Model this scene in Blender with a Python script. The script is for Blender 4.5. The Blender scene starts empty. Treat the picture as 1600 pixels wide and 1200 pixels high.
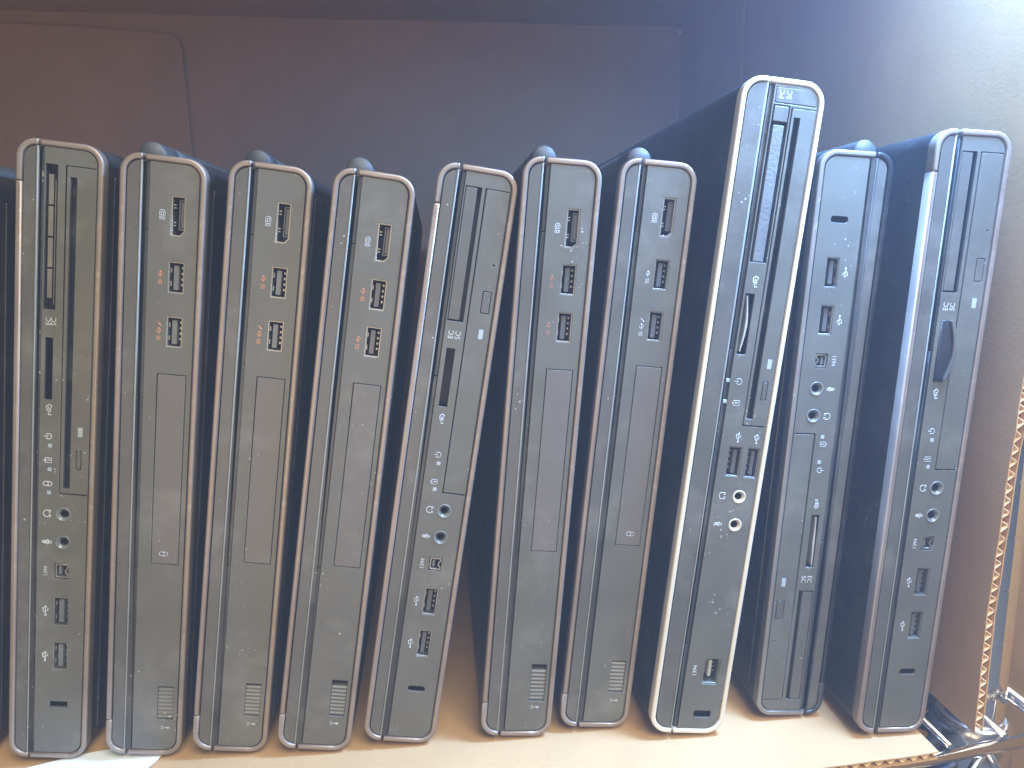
import bpy, bmesh, math, random
from mathutils import Vector, Matrix
random.seed(7)
sc = bpy.context.scene
COL = sc.collection

# ------------------------------------------------------------------ camera
cd = bpy.data.cameras.new('camera'); cam = bpy.data.objects.new('camera', cd); COL.objects.link(cam)
PITCH, YAW, ROLL = 0.18149973, 0.08760119, -0.01954376
cy, sy, cp, sp = math.cos(YAW), math.sin(YAW), math.cos(PITCH), math.sin(PITCH)
fw = Vector((sy*cp, cy*cp, -sp)); rt = Vector((cy, -sy, 0)); up = rt.cross(fw)
r2 = rt*math.cos(ROLL) + up*math.sin(ROLL); u2 = -rt*math.sin(ROLL) + up*math.cos(ROLL)
M = Matrix((r2, u2, -fw)).transposed().to_4x4(); M.translation = Vector((-0.00460, -0.27793, 0.20627))
cam.matrix_world = M
cd.sensor_width = 36; cd.lens = 1133.64/1600*36; cd.clip_start = 0.01; cd.clip_end = 50
sc.camera = cam
sc.view_settings.view_transform = 'Standard'; sc.view_settings.look = 'None'
sc.view_settings.exposure = 0.2; sc.view_settings.gamma = 1.0
# ------------------------------------------------------------------ light
w = bpy.data.worlds.new('World'); sc.world = w; w.use_nodes = True
wn = w.node_tree; bg = wn.nodes['Background']
g = wn.nodes.new('ShaderNodeNewGeometry') if False else wn.nodes.new('ShaderNodeTexCoord')
sx = wn.nodes.new('ShaderNodeSeparateXYZ'); rp = wn.nodes.new('ShaderNodeValToRGB')
wn.links.new(g.outputs['Generated'], sx.inputs[0])
ma = wn.nodes.new('ShaderNodeMath'); ma.operation = 'MULTIPLY_ADD'; ma.inputs[1].default_value = .5; ma.inputs[2].default_value = .5
wn.links.new(sx.outputs[2], ma.inputs[0]); wn.links.new(ma.outputs[0], rp.inputs[0])
rp.color_ramp.elements[0].color = (.30, .24, .18, 1); rp.color_ramp.elements[1].color = (.50, .56, .66, 1)
wn.links.new(rp.outputs[0], bg.inputs[0]); bg.inputs[1].default_value = 0.26

def area(name, loc, target, size, power, col, sizey=None):
    l = bpy.data.lights.new(name, 'AREA'); l.size = size; l.energy = power; l.color = col
    if sizey: l.shape = 'RECTANGLE'; l.size_y = sizey
    o = bpy.data.objects.new(name, l); COL.objects.link(o); o.location = loc
    o.rotation_euler = (Vector(target)-Vector(loc)).to_track_quat('-Z', 'Y').to_euler()
    return o
area('window_light', (0.28, -0.85, 1.05), (0, 0, .1), 0.7, 25, (1.0, .90, .71))
cl = area('cool_glare_light', (0.206, -0.06, 0.37), (0.12, -0.05, .15), 0.09, 1.5, (.24, .50, 1.0)); cl.data.spread = math.radians(120)  # added lamp, imitates bluish lens glare from the upper right
cg = area('glare_glow_light', (0.205, -0.032, 0.388), (0.13, .05, .10), 0.06, 3.0, (.22, .46, 1.0)); cg.data.spread = math.radians(140)  # second added lamp, makes the air volume glow like lens glare
area('warm_bounce_light', (-0.10, -0.50, 0.04), (.20, 0, .05), 0.34, 1.4, (1.0, .72, .42))  # added low lamp, stands in for warm bounce on wall and faces
area('cool_fill_light', (0.60, -0.70, 0.95), (0.12, 0, .15), 0.5, 4, (.62, .80, 1.0))

# ------------------------------------------------------------------ materials
def nodes(name):
    m = bpy.data.materials.new(name); m.use_nodes = True
    return m, m.node_tree, m.node_tree.nodes['Principled BSDF']
def plastic(name, col, rough=.5, var=.12, grain=0.25, gscale=2500, metal=0, dust=0.0, dustcol=(.55, .55, .5), wear=0.0, spec=.5):
    m, t, b = nodes(name); N = t.nodes; L = t.links
    tc = N.new('ShaderNodeTexCoord')
    n1 = N.new('ShaderNodeTexNoise'); n1.inputs['Scale'].default_value = 45; n1.inputs['Detail'].default_value = 6
    L.new(tc.outputs['Object'], n1.inputs['Vector'])
    mr = N.new('ShaderNodeMapRange'); mr.inputs[1].default_value = .3; mr.inputs[2].default_value = .7
    mr.inputs[3].default_value = 1-var; mr.inputs[4].default_value = 1+var; L.new(n1.outputs[0], mr.inputs[0])
    hs = N.new('ShaderNodeHueSaturation'); hs.inputs['Color'].default_value = (*col, 1); L.new(mr.outputs[0], hs.inputs['Value'])
    out = hs.outputs[0]
    if dust > 0:
        # specks: small voronoi cells thresholded, thinned out by a broad noise
        oi = N.new('ShaderNodeObjectInfo')
        ad = N.new('ShaderNodeVectorMath'); ad.operation = 'ADD'; L.new(tc.outputs['Object'], ad.inputs[0])
        ob = N.new('ShaderNodeVectorMath'); ob.operation = 'SCALE'; ob.inputs['Scale'].default_value = 1
        L.new(oi.outputs['Location'], ob.inputs[0]); L.new(ob.outputs[0], ad.inputs[1])
        for sc_, th in ((420, .085), (160, .030)):
            v = N.new('ShaderNodeTexVoronoi'); v.inputs['Scale'].default_value = sc_; L.new(ad.outputs[0], v.inputs['Vector'])
            nz = N.new('ShaderNodeTexNoise'); nz.inputs['Scale'].default_value = 60; nz.inputs['Detail'].default_value = 3; L.new(ad.outputs[0], nz.inputs['Vector'])
            thm = N.new('ShaderNodeMapRange'); thm.inputs[1].default_value = .48; thm.inputs[2].default_value = .75
            thm.inputs[3].default_value = 0; thm.inputs[4].default_value = th*2.2; L.new(nz.outputs[0], thm.inputs[0])
            lt = N.new('ShaderNodeMath'); lt.operation = 'LESS_THAN'; L.new(v.outputs['Distance'], lt.inputs[0]); L.new(thm.outputs[0], lt.inputs[1])
            mu = N.new('ShaderNodeMath'); mu.operation = 'MULTIPLY'; mu.inputs[1].default_value = dust; L.new(lt.outputs[0], mu.inputs[0])
            mx = N.new('ShaderNodeMixRGB'); mx.inputs[2].default_value = (*dustcol, 1)
            L.new(mu.outputs[0], mx.inputs[0]); L.new(out, mx.inputs[1]); out = mx.outputs[0]
        # soft dusty smears
        n3 = N.new('ShaderNodeTexNoise'); n3.inputs['Scale'].default_value = 28; n3.inputs['Detail'].default_value = 8; n3.inputs['Roughness'].default_value = .7
        L.new(ad.outputs[0], n3.inputs['Vector'])
        m3 = N.new('ShaderNodeMapRange'); m3.inputs[1].default_value = .52; m3.inputs[2].default_value = .8; m3.inputs[4].default_value = dust*.28
        L.new(n3.outputs[0], m3.inputs[0])
        mx = N.new('ShaderNodeMixRGB'); mx.inputs[2].default_value = (*dustcol, 1)
        L.new(m3.outputs[0], mx.inputs[0]); L.new(out, mx.inputs[1]); out = mx.outputs[0]
    if wear > 0:
        nw = N.new('ShaderNodeTexNoise'); nw.inputs['Scale'].default_value = 330; nw.inputs['Detail'].default_value = 5
        L.new(tc.outputs['Object'], nw.inputs['Vector'])
        mw = N.new('ShaderNodeMapRange'); mw.inputs[1].default_value = .62; mw.inputs[2].default_value = .70; mw.inputs[4].default_value = wear
        L.new(nw.outputs[0], mw.inputs[0])
        mx = N.new('ShaderNodeMixRGB'); mx.inputs[2].default_value = (.75, .7, .62, 1)
        L.new(mw.outputs[0], mx.inputs[0]); L.new(out, mx.inputs[1]); out = mx.outputs[0]
    L.new(out, b.inputs['Base Color'])
    b.inputs['Metallic'].default_value = metal
    try: b.inputs['Specular IOR Level'].default_value = spec
    except Exception: pass
    rr = N.new('ShaderNodeMapRange'); rr.inputs[1].default_value = .3; rr.inputs[2].default_value = .7
    rr.inputs[3].default_value = rough-.07; rr.inputs[4].default_value = rough+.08; L.new(n1.outputs[0], rr.inputs[0]); L.new(rr.outputs[0], b.inputs['Roughness'])
    if grain > 0:
        n2 = N.new('ShaderNodeTexNoise'); n2.inputs['Scale'].default_value = gscale; n2.inputs['Detail'].default_value = 3
        L.new(tc.outputs['Object'], n2.inputs['Vector'])
        bp = N.new('ShaderNodeBump'); bp.inputs['Strength'].default_value = grain; bp.inputs['Distance'].default_value = .0002
        L.new(n2.outputs[0], bp.inputs['Height']); L.new(bp.outputs[0], b.inputs['Normal'])
    return m
FACE = plastic('graphite_plastic', (.088, .087, .072), .46, .10, .30, 2600, dust=.5)
FACE_L = plastic('graphite_plastic_lid', (.078, .075, .064), .42, .10, .25, 2600, dust=.55)
DOORM = plastic('bay_door_plastic', (.104, .095, .082), .48, .06, .35, 2300, dust=.45)
STRIPW = plastic('worn_edge_plastic', (.030, .034, .036), .35, .1, .1, dust=.5, wear=.45)
STRIP = plastic('dark_edge_plastic', (.030, .034, .036), .35, .1, .1, dust=.5)
LIDHL = plastic('lid_highlight_grey', (.20, .22, .21), .3, .1, 0)  # edge highlight put into a pale colour
SHELL = plastic('black_soft_plastic', (.012, .013, .015), .42, .25, .5, 900, dust=.30)
COVER = plastic('black_bottom_plastic', (.010, .011, .014), .35, .2, .2, 900, dust=.35)
BLACK = plastic('black_interior', (.006, .006, .007), .6, .1, 0)
RIM = plastic('bronze_grey_metal', (.26, .215, .18), .46, .12, .12, 1800, metal=.55, dust=.2, wear=.10)
RIMC = plastic('bronze_grey_cap', (.24, .21, .18), .45, .1, .1, 1800, metal=.35, dust=.3)
RIM8 = plastic('champagne_metal', (.56, .53, .44), .42, .04, .05, 1800, metal=.15, dust=.1)
RIM9 = plastic('taupe_grey_metal', (.22, .205, .185), .42, .10, .10, 1800, metal=.5, dust=.25, wear=.2)
HINGE = plastic('hinge_grey_plastic', (.026, .031, .034), .5, .2, .2, dust=.6)
METAL = plastic('port_steel', (.31, .31, .29), .42, .15, 0, metal=.9)
GOLD = plastic('gold_contact', (.70, .52, .25), .35, .1, 0, metal=.9)
TONG_G = plastic('tongue_pale_grey', (.11, .12, .13), .4, .1, 0)
TONG_D = plastic('tongue_dark_grey', (.075, .075, .080), .35, .1, 0)
JACKM = plastic('jack_grey', (.13, .14, .135), .25, .1, 0)
JACKC = plastic('jack_cream', (.48, .44, .35), .4, .1, 0)
PRINT = plastic('white_print', (.42, .45, .46), .6, .1, 0)
ORANGE = plastic('orange_print', (.55, .21, .09), .6, .1, 0)
ORANGED = plastic('faded_orange_print', (.36, .15, .09), .6, .1, 0)
LENS = plastic('indicator_lens', (.28, .33, .36), .3, .1, 0)
SLOTG = plastic('gloss_black_slot', (.015, .018, .022), .2, .3, .1, 300, dust=.8)
TEXT = plastic('textured_blank', (.10, .105, .105), .5, .25, 1.0, 700)
PEARL = plastic('pale_card_edge', (.30, .30, .27), .35, .1, 0)

# ------------------------------------------------------------------ mesh helpers
def link(name, me, mat, parent=None):
    o = bpy.data.objects.new(name, me); COL.objects.link(o)
    if mat: me.materials.clear(); me.materials.append(mat)
    if parent: o.parent = parent
    return o
def rr(a0, b0, a1, b1, r=0, n=7):
    """rounded rect, r = scalar or (tl, tr, br, bl); b grows downward"""
    if not isinstance(r, (tuple, list)): r = (r,)*4
    P = []
    for (cx, cy_, rad, t0) in ((a0, b0, r[0], 180), (a1, b0, r[1], 270), (a1, b1, r[2], 0), (a0, b1, r[3], 90)):
        if rad < 1e-4: P.append((cx, cy_)); continue
        ccx = cx + (rad if cx == a0 else -rad); ccy = cy_ + (rad if cy_ == b0 else -rad)
        for k in range(n+1):
            t = math.radians(t0 + 90*k/n); P.append((ccx+rad*math.cos(t), ccy+rad*math.sin(t)))
    return P
def ring(a0, b0, a1, b1, w_, r=.2): return [rr(a0+.12, b0+.12, a1-.12, b1-.12, r), rr(a0+w_, b0+w_, a1-w_, b1-w_, .12)]
def circ(a, b, r, n=28): return [(a+r*math.cos(2*math.pi*k/n), b+r*math.sin(2*math.pi*k/n)) for k in range(n)]
def inset(P, d):
    """move every vertex of a closed outline inward by d"""
    n = len(P); A = sum(P[i][0]*P[(i+1) % n][1]-P[(i+1) % n][0]*P[i][1] for i in range(n)); s = 1 if A > 0 else -1
    out = []
    for i in range(n):
        p0, p1, p2 = Vector(P[i-1]), Vector(P[i]), Vector(P[(i+1) % n])
        e1 = (p1-p0); e2 = (p2-p1)
        if e1.length < 1e-6 or e2.length < 1e-6: out.append(tuple(p1)); continue
        e1.normalize(); e2.normalize()
        n1 = Vector((-e1.y, e1.x))*s; n2 = Vector((-e2.y, e2.x))*s
        nn = n1+n2
        if nn.length < 1e-6: out.append(tuple(p1)); continue
        nn.normalize(); q = p1 + nn*d/max(.35, nn.dot(n1)); out.append(tuple(q))
    return out

class Lap:
    """local frame: a mm across from the left, b mm down from the top, y mm into the depth"""
    def __init__(s, T, L, flip=False): s.T, s.L, s.flip = T, L, flip
    def P(s, a, b, y):
        if s.flip: a = s.T-a; b = s.L-b
        return Vector(((a-s.T)/1000, y/1000, (s.L-b)/1000))
    def plate(s, name, outs, y0, y1, mat, parent, bevel=.12, nobj=False, cres=1):
        cu = bpy.data.curves.new('tmp', 'CURVE'); cu.dimensions = '2D'; cu.fill_mode = 'BOTH'
        th = y1-y0; bevel = min(bevel, th/2*.9)
        for P in outs:
            sp_ = cu.splines.new('POLY'); sp_.points.add(len(P)-1); sp_.use_cyclic_u = True
            for p, q in zip(sp_.points, P): p.co = (q[0], q[1], 0, 1)
        cu.extrude = th/2-bevel; cu.bevel_depth = bevel; cu.bevel_resolution = cres
        cu.offset = -bevel if len(outs) == 1 else 0
        o = bpy.data.objects.new('tmp', cu); COL.objects.link(o)
        dg = bpy.context.evaluated_depsgraph_get(); me = bpy.data.meshes.new_from_object(o.evaluated_get(dg))
        bpy.data.objects.remove(o); bpy.data.curves.remove(cu)
        for v in me.vertices:
            a, b, z = v.co; v.co = s.P(a, b, (y0+y1)/2+z)
        bm = bmesh.new(); bm.from_mesh(me); bmesh.ops.remove_doubles(bm, verts=bm.verts, dist=1e-6)
        bmesh.ops.recalc_face_normals(bm, faces=bm.faces); bm.to_mesh(me); bm.free()
        me.shade_smooth() if False else None
        return link(name, me, mat, parent) if not nobj else me
    def rawmesh(s, name, bm, mat, parent):
        bmesh.ops.recalc_face_normals(bm, faces=bm.faces)
        me = bpy.data.meshes.new(name); bm.to_mesh(me); bm.free(); return link(name, me, mat, parent)
    def boxbm(s, bm, a0, b0, a1, b1, y0, y1):
        vs = [bm.verts.new(s.P(a, b, y)) for y in (y0, y1) for b in (b0, b1) for a in (a0, a1)]
        for f in ((0, 1, 3, 2), (4, 6, 7, 5), (0, 4, 5, 1), (2, 3, 7, 6), (0, 2, 6, 4), (1, 5, 7, 3)): bm.faces.new([vs[i] for i in f])
    def boxes(s, name, L, mat, parent):
        bm = bmesh.new()
        for q in L: s.boxbm(bm, *q)
        return s.rawmesh(name, bm, mat, parent)
    def lathe(s, name, a, b, prof, mat, parent, n=32):
        """prof: list of (radius, y); closed loop ring"""
        bm = bmesh.new(); rings = []
        for r, y in prof: rings.append([bm.verts.new(s.P(a+r*math.cos(2*math.pi*k/n), b+r*math.sin(2*math.pi*k/n), y)) for k in range(n)])
        for i in range(len(rings)-1):
            for k in range(n): bm.faces.new((rings[i][k], rings[i][(k+1) % n], rings[i+1][(k+1) % n], rings[i+1][k]))
        o = s.rawmesh(name, bm, mat, parent)
        for p in o.data.polygons: p.use_smooth = True
        return o
    def strokes(s, name, lines, a, b, mat, parent, scale=1, wdt=.14, y=-.02):
        """icon: polylines in a local frame already turned the way the laptop stands"""
        cu = bpy.data.curves.new('tmp', 'CURVE'); cu.dimensions = '3D'; cu.bevel_depth = wdt; cu.bevel_resolution = 1; cu.use_fill_caps = True
        for P in lines:
            sp_ = cu.splines.new('POLY'); sp_.points.add(len(P)-1)
            for p, q in zip(sp_.points, P): p.co = (q[0]*scale, q[1]*scale, 0, 1)
        return s._conv(cu, name, a, b, y, mat, parent, .35)
    def text(s, name, body, a, b, size, mat, parent, y=-.03, xs=1.0):
        cu = bpy.data.curves.new('tmp', 'FONT'); cu.body = body; cu.size = size; cu.align_x = 'CENTER'; cu.align_y = 'CENTER'
        cu.extrude = .02; cu.offset = .0; cu.resolution_u = 3
        # text reads upward: text x -> -b, text y -> -a
        return s._conv(cu, name, a, b, y, mat, parent, 1, turn=True, xs=xs)
    def _conv(s, cu, name, a, b, y, mat, parent, flat, turn=False, xs=1.0):
        o = bpy.data.objects.new('tmp', cu); COL.objects.link(o)
        dg = bpy.context.evaluated_depsgraph_get(); me = bpy.data.meshes.new_from_object(o.evaluated_get(dg))
        bpy.data.objects.remove(o); bpy.data.curves.remove(cu)
        for v in me.vertices:
            p, q, z = v.co
            if turn: p, q = -q, -p*xs
            v.co = s.P(a+p, b+q, y+z*flat)
        bm = bmesh.new(); bm.from_mesh(me); bmesh.ops.recalc_face_normals(bm, faces=bm.faces); bm.to_mesh(me); bm.free()
        return link(name, me, mat, parent)

def arc(cx, cy_, r, t0, t1, n=12): return [(cx+r*math.cos(math.radians(t0+(t1-t0)*k/n)), cy_+r*math.sin(math.radians(t0+(t1-t0)*k/n))) for k in range(n+1)]
I_USB = [[(0, 2.2), (0, -2.0)], [(-.45, -1.4), (0, -2.1), (.45, -1.4)], arc(0, 2.0, .3, 0, 360), [(0, 1.0), (-.95, .2), (-.95, -.8)], [(0, .4), (.95, -.3), (.95, -1.1)],
         [(-1.15, -.9), (-.75, -.9), (-.75, -1.2), (-1.15, -1.2), (-1.15, -.9)]]
I_SS = [[(0, .3), (0, -2.2)], [(-.4, -1.7), (0, -2.3), (.4, -1.7)], [(0, -.1), (-.8, -.7), (-.8, -1.3)], [(0, -.4), (.8, -.9), (.8, -1.6)]]
I_BOLT = [[(.9, -3.1), (-.1, -3.5), (.3, -4.0), (-.9, -4.5)], [(.9, -3.1), (.2, -3.9), (-.9, -4.5)]]
I_DP = [[(-1.1, 1.2), (1.1, 1.2), (1.1, 2.2), (-1.1, 2.2), (-1.1, 1.2)], [(-.4, 1.2), (-.4, 2.2)], [(.4, 1.2), (.4, 2.2)], [(-1.1, .5), (1.1, .5), (1.1, -.8)] + arc(0, -.8, 1.1, 0, -180, 10) + [(-1.1, .5)],
        [(-.4, .5), (-.4, -.7)] + arc(0, -.7, .4, 180, 360, 6) + [(.4, .5)]]
I_HP = [arc(0, 0, 1.35, 50, 310, 16), [(.6, -1.3), (1.3, -1.3), (1.3, -.55), (.6, -.55)], [(.6, 1.3), (1.3, 1.3), (1.3, .55), (.6, .55)]]
I_MIC = [[(-1.6, 0)] + arc(-1.2, 0, .6, 130, 230, 6), [(-1.5, -.55), (.2, -.55)] + arc(.2, 0, .55, -90, 90, 6) + [(-1.5, .55)], [(-1.2, -.2), (.2, -.2)], [(-1.2, .2), (.2, .2)], arc(0, 0, 1.1, -80, 80, 10), [(1.1, 0), (1.8, 0)], [(1.8, -.8), (1.8, .8)]]
I_PW = [arc(0, 0, 1.25, -145, 145, 16), [(-1.9, 0), (-.2, 0)]]
I_BAT = [[(-1.2, -1.1), (1.4, -1.1), (1.4, 1.1), (-1.2, 1.1), (-1.2, -1.1)], [(-1.7, -.5), (-1.7, .5)], [(-.6, .1), (.2, .1), (.2, -.3), (1.0, 0)]]
I_HD = [[(-.9, -1.0), (.9, -1.0)] + arc(.9, 0, 1.0, -90, 90, 8)[1:-1] + [(.9, 1.0), (-.9, 1.0)] + arc(-.9, 0, 1.0, 90, 270, 8)[1:], arc(-.6, 0, .95, -80, 80, 8)]
I_SD = [[(.9, 1.7), (-.1, 1.9), (-.3, .8), (.5, .7), (.5, .0), (-.8, .3)], [(-.8, -.1), (-.9, -1.2), (.1, -1.9), (.9, -1.4), (.4, -.4), (-.2, -.5), (-.2, -1.0)]]
I_WIFI = [[(-1.6, -.9), (-1.6, -.2)], [(-1.6, .3), (-1.6, .9)], [(-.9, -.8), (-.9, .7)], [(-.2, 0), (.6, 0)], [(.6, 0), (1.6, -.6)], [(.6, 0), (1.6, .6)], [(1.2, 0), (2.1, 0)]]

LAPS = {}
def laptop(key, T, L, pose, label, cat, rimm=None, gap=(7.75, 8.75), strip=10.4, hinge_top=False, cap='top', lidcap=None, D=335, flip=False, lidrim=None, rw=2.2, rad=7.2):
    x, y, lean, yaw, z0, pt = pose
    exv = Vector((math.cos(lean), 0, -math.sin(lean))); ezv = Vector((math.sin(lean), 0, math.cos(lean)))
    R = Matrix.Rotation(yaw, 3, 'Z'); ex2 = R@exv; ez2 = R@ezv
    Rx = Matrix.Rotation(pt, 3, 'X'); Q = R@Rx@R.transposed(); ex2 = Q@ex2; ez2 = Q@ez2
    ey2 = ez2.cross(ex2)
    Mx = Matrix((ex2, ey2, ez2)).transposed().to_4x4(); Mx.translation = Vector((x, y, z0))
    e = bpy.data.objects.new(key, None); COL.objects.link(e); e.matrix_world = Mx; e.empty_display_size = .02
    e['label'] = label; e['category'] = cat; e['group'] = 'laptops standing on edge in the cardboard box'
    s = Lap(T, L, flip); s.e = e; s.holes = []; s.gap = gap; s.strip = strip; s.rw = rw; s.rad = rad
    rimm = rimm or RIM; lidrim = lidrim or rimm
    r_o = rad; r_i = rad-rw
    g0, g1 = gap
    # lid rim: C shaped band, open towards the gap
    def cband(a0, b0, a1, b1, ro, w_, side):
        ri = ro-w_
        if side == 'L':
            out = [(g0, b0)] + arc(a0+ro, b0+ro, ro, 270, 180, 10) + arc(a0+ro, b1-ro, ro, 180, 90, 10) + [(g0, b1)]
            inn = [(g0, b1-w_)] + arc(a0+ro, b1-ro, ri, 90, 180, 10) + arc(a0+ro, b0+ro, ri, 180, 270, 10) + [(g0, b0+w_)]
        else:
            out = [(g1, b0)] + arc(a1-ro, b0+ro, ro, 270, 360, 10) + arc(a1-ro, b1-ro, ro, 0, 90, 10) + [(g1, b1)]
            inn = [(g1, b1-w_)] + arc(a1-ro, b1-ro, ri, 90, 0, 10) + arc(a1-ro, b0+ro, ri, 360, 270, 10) + [(g1, b0+w_)]
        return out+inn
    ro = min(rad, g0-.6)
    if cap in ('top', 'bottom'):
        cb = 15.5
        if cap == 'top':
            capP = [(g0, 0)] + arc(ro, ro, ro, 270, 180, 10) + [(0, cb), (rw, cb)] + arc(ro, ro, ro-rw, 180, 270, 10) + [(g0, rw)]
            mainP = [(0, cb+.25)] + arc(ro, L-ro, ro, 180, 90, 10) + [(g0, L), (g0, L-rw)] + arc(ro, L-ro, ro-rw, 90, 180, 10) + [(rw, cb+.25)]
        else:
            capP = [(g0, L), (g0, L-rw)] + arc(ro, L-ro, ro-rw, 90, 180, 10) + [(rw, L-cb), (0, L-cb)] + arc(ro, L-ro, ro, 180, 90, 10)
            mainP = [(g0, 0)] + arc(ro, ro, ro, 270, 180, 10) + [(0, L-cb-.25), (rw, L-cb-.25)] + arc(ro, ro, ro-rw, 180, 270, 10) + [(g0, rw)]
        s.plate('lid_rim', [mainP], -.5, 4.5, lidrim, e, .75, cres=3)
        s.plate('lid_rim_cap', [capP], -.5, 4.5, lidcap or RIMC, e, .75, cres=3)
    else:
        s.plate('lid_rim', [cband(0, 0, T, L, ro, rw, 'L')], -.5, 4.5, lidrim, e, .75, cres=3)
    s.plate('base_rim', [cband(0, 0, T, L, r_o, rw, 'R')], -.5, 4.5, rimm, e, .75, cres=3)
    # lid face, pale strip standing in for the highlight on its inner edge, lid shell
    s.plate('lid_face', [rr(rw+.38, rw+.38, g0-.75, L-rw-.38, (ro-rw-.2, 0, 0, ro-rw-.2))], 0, 1.2, FACE_L, e, .15)
    s.plate('lid_highlight_strip', [rr(g0-.65, rw+.2, g0-.05, L-rw-.2, 0)], -.15, 1.2, LIDHL, e, .2, cres=2)
    s.plate('lid_shell', [rr(.12, .12, g0-.15, L-.12, (ro-.1, 0, 0, ro-.1))], 4.4, D, SHELL, e, .6, cres=2)
    # base shell: ring behind the rim + solid body
    me1 = s.plate('x', [cband(.2, .2, T-.2, L-.2, r_o-.2, rw+.4, 'R')], 4.4, 12, SHELL, None, .05, nobj=True)
    me2 = s.plate('x', [rr(g1+.1, .2, T-.2, L-.2, (0, r_o-.2, r_o-.2, 0))], 11.9, D, SHELL, None, .6, nobj=True)
    bm = bmesh.new(); bm.from_mesh(me1); bm.from_mesh(me2); me = bpy.data.meshes.new('base_shell'); bm.to_mesh(me); bm.free()
    link('base_shell', me, SHELL, e)
    s.plate('inner_frame', [rr(g1+.2, rw+.2, strip+.35, L-rw-.2, 0)], 3.2, 4.0, BLACK, e, .05)
    # bottom cover on the right side face
    bm = bmesh.new()
    s.boxbm(bm, T-.6, 10, T+.45, L-9, 9, D-12)
    c = s.rawmesh('bottom_cover', bm, COVER, e)
    mod = c.modifiers.new('b', 'BEVEL'); mod.width = .0004; mod.segments = 2
    if hinge_top:
        n = 28; bm = bmesh.new(); prof = [(0, 6.7), (4.3, 6.7), (4.8, 7.2), (4.8, 21.9), (4.6, 22.0), (4.6, 22.3), (4.8, 22.4), (4.8, D-8), (0, D-8)]
        s.lathe('hinge_barrel', 8.4, -.2, prof, HINGE, e, n)
        h = e.children[-1] if False else None
    s.mainr = (r_i-.3)
    LAPS[key] = s
    return s

def finish(s, segs, outline=None, mat=None, extra=()):
    """side panel with all its openings, and the recessed edge strip in segments"""
    T, L, rw = s.T, s.L, s.rw
    P = outline or rr(s.strip+.15, rw+.35, T-rw-.48, L-rw-.5, (.2, s.mainr, s.mainr, .2))
    s.plate('side_panel', [P]+s.holes, 0, 1.3, mat or FACE, s.e, .14, cres=2)
    b0 = rw+.3
    for b1 in list(segs)+[L-rw-.3]:
        s.plate('edge_strip', [rr(s.gap[1]+.15, b0, s.strip-.1, b1-.15, 0)], .9, 2.4, STRIP, s.e, .3, cres=2); b0 = b1+.15

def usb(s, a0, b0, a1, b1, tong=TONG_D, side='L', pins=METAL):
    P = rr(a0, b0, a1, b1, .3); s.holes.append(P)
    o = s.plate('usb_port', ring(a0, b0, a1, b1, .5), .35, 8.5, METAL, s.e, .08)
    s.plate('port_back', [rr(a0+.2, b0+.2, a1-.2, b1-.2, 0)], 8.6, 9.0, BLACK, o, .05)
    w_ = a1-a0
    if side == 'L': t0, t1, p0, p1 = a0+w_*.30, a0+w_*.60, a0+w_*.72, a0+w_*.80
    else: t0, t1, p0, p1 = a0+w_*.45, a0+w_*.72, a0+w_*.18, a0+w_*.32
    s.plate('tongue', [rr(t0, b0+1.5, t1, b1-1.3, .1)], 1.3, 8.3, tong, o, .07)
    h = (b1-b0-3.5)/4
    s.boxes('contact_pins', [(p0, b0+1.9+k*h, p1+.15, b0+1.9+k*h+.8, 2.2, 7.5) for k in range(4)], pins, o)
    s.boxes('spring_tab', [(a0+.5, b0+2.5, a0+1.0, b0+4.3, 1.6, 6), (a0+.5, b1-4.4, a0+1.0, b1-2.6, 1.6, 6)], METAL, o)
def dport(s, a0, b0, a1, b1, tong=TONG_D):
    P = [(a0, b0), (a1, b0), (a1, b1-1.9), (a1-1.7, b1), (a0, b1)]; s.holes.append(P)
    o = s.plate('display_port', [inset(P, .12), inset(P, .6)], .35, 8.5, METAL, s.e, .08)
    s.plate('port_back', [inset(P, .3)], 8.2, 8.6, BLACK, o, .05)
    s.plate('tongue', [rr(a1-2.1, b0+2.2, a1-1.0, b1-3.4, .1)], 1.6, 8.3, tong, o, .07)
    s.plate('tongue_frame', [rr(a1-2.7, b0+1.6, a1-.75, b1-2.6, .1), rr(a1-2.4, b0+1.9, a1-.95, b1-3.0, .1)], 1.3, 8.3, TONG_D, o, .05)
    s.boxes('contact_pins', [(a0+.9, b0+b, a0+1.7, b0+b+.45, 1.2, 6) for b in (3.2, 4.3, 9.6, 10.7)], METAL, o)
def jack(s, a, b, r=3.1, mat=None, ring=None):
    s.holes.append(circ(a, b, r))
    o = s.lathe('audio_jack', a, b, [(r-.12, 1.2), (r-.12, -.05), (r-.35, -.2), (r-.75, -.05), (r-1.1, .6), (1.45, .9), (1.35, 4)], mat or JACKM, s.e)
    s.lathe('jack_socket', a, b, [(1.38, .9), (1.3, 5), (0, 5)], BLACK, o)
def fire(s, a0, b0, a1, b1):
    m = (b0+b1)/2
    P = [(a0, b0), (a1, b0), (a1, b1), (a0, b1)]; s.holes.append(P)
    F = [(a0+.5, b0+.5), (a1-.4, b0+.5), (a1-.4, m-1.2), (a1-1.1, m-.4), (a1-1.1, m+.5), (a1-.4, m+1.2), (a1-.4, b1-.6), (a0+.9, b1-.6), (a0+.5, b1-1.0)]
    o = s.plate('firewire_port', [F, inset(F, .38)], .3, 6, METAL, s.e, .08)
    s.plate('port_back', [inset(P, -.25)], 6.1, 6.5, BLACK, o, .05)
    s.plate('tongue', [rr(a0+1.5, b0+1.5, a0+2.5, b1-1.7, .1)], .9, 6, TONG_G, o, .08)
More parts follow.
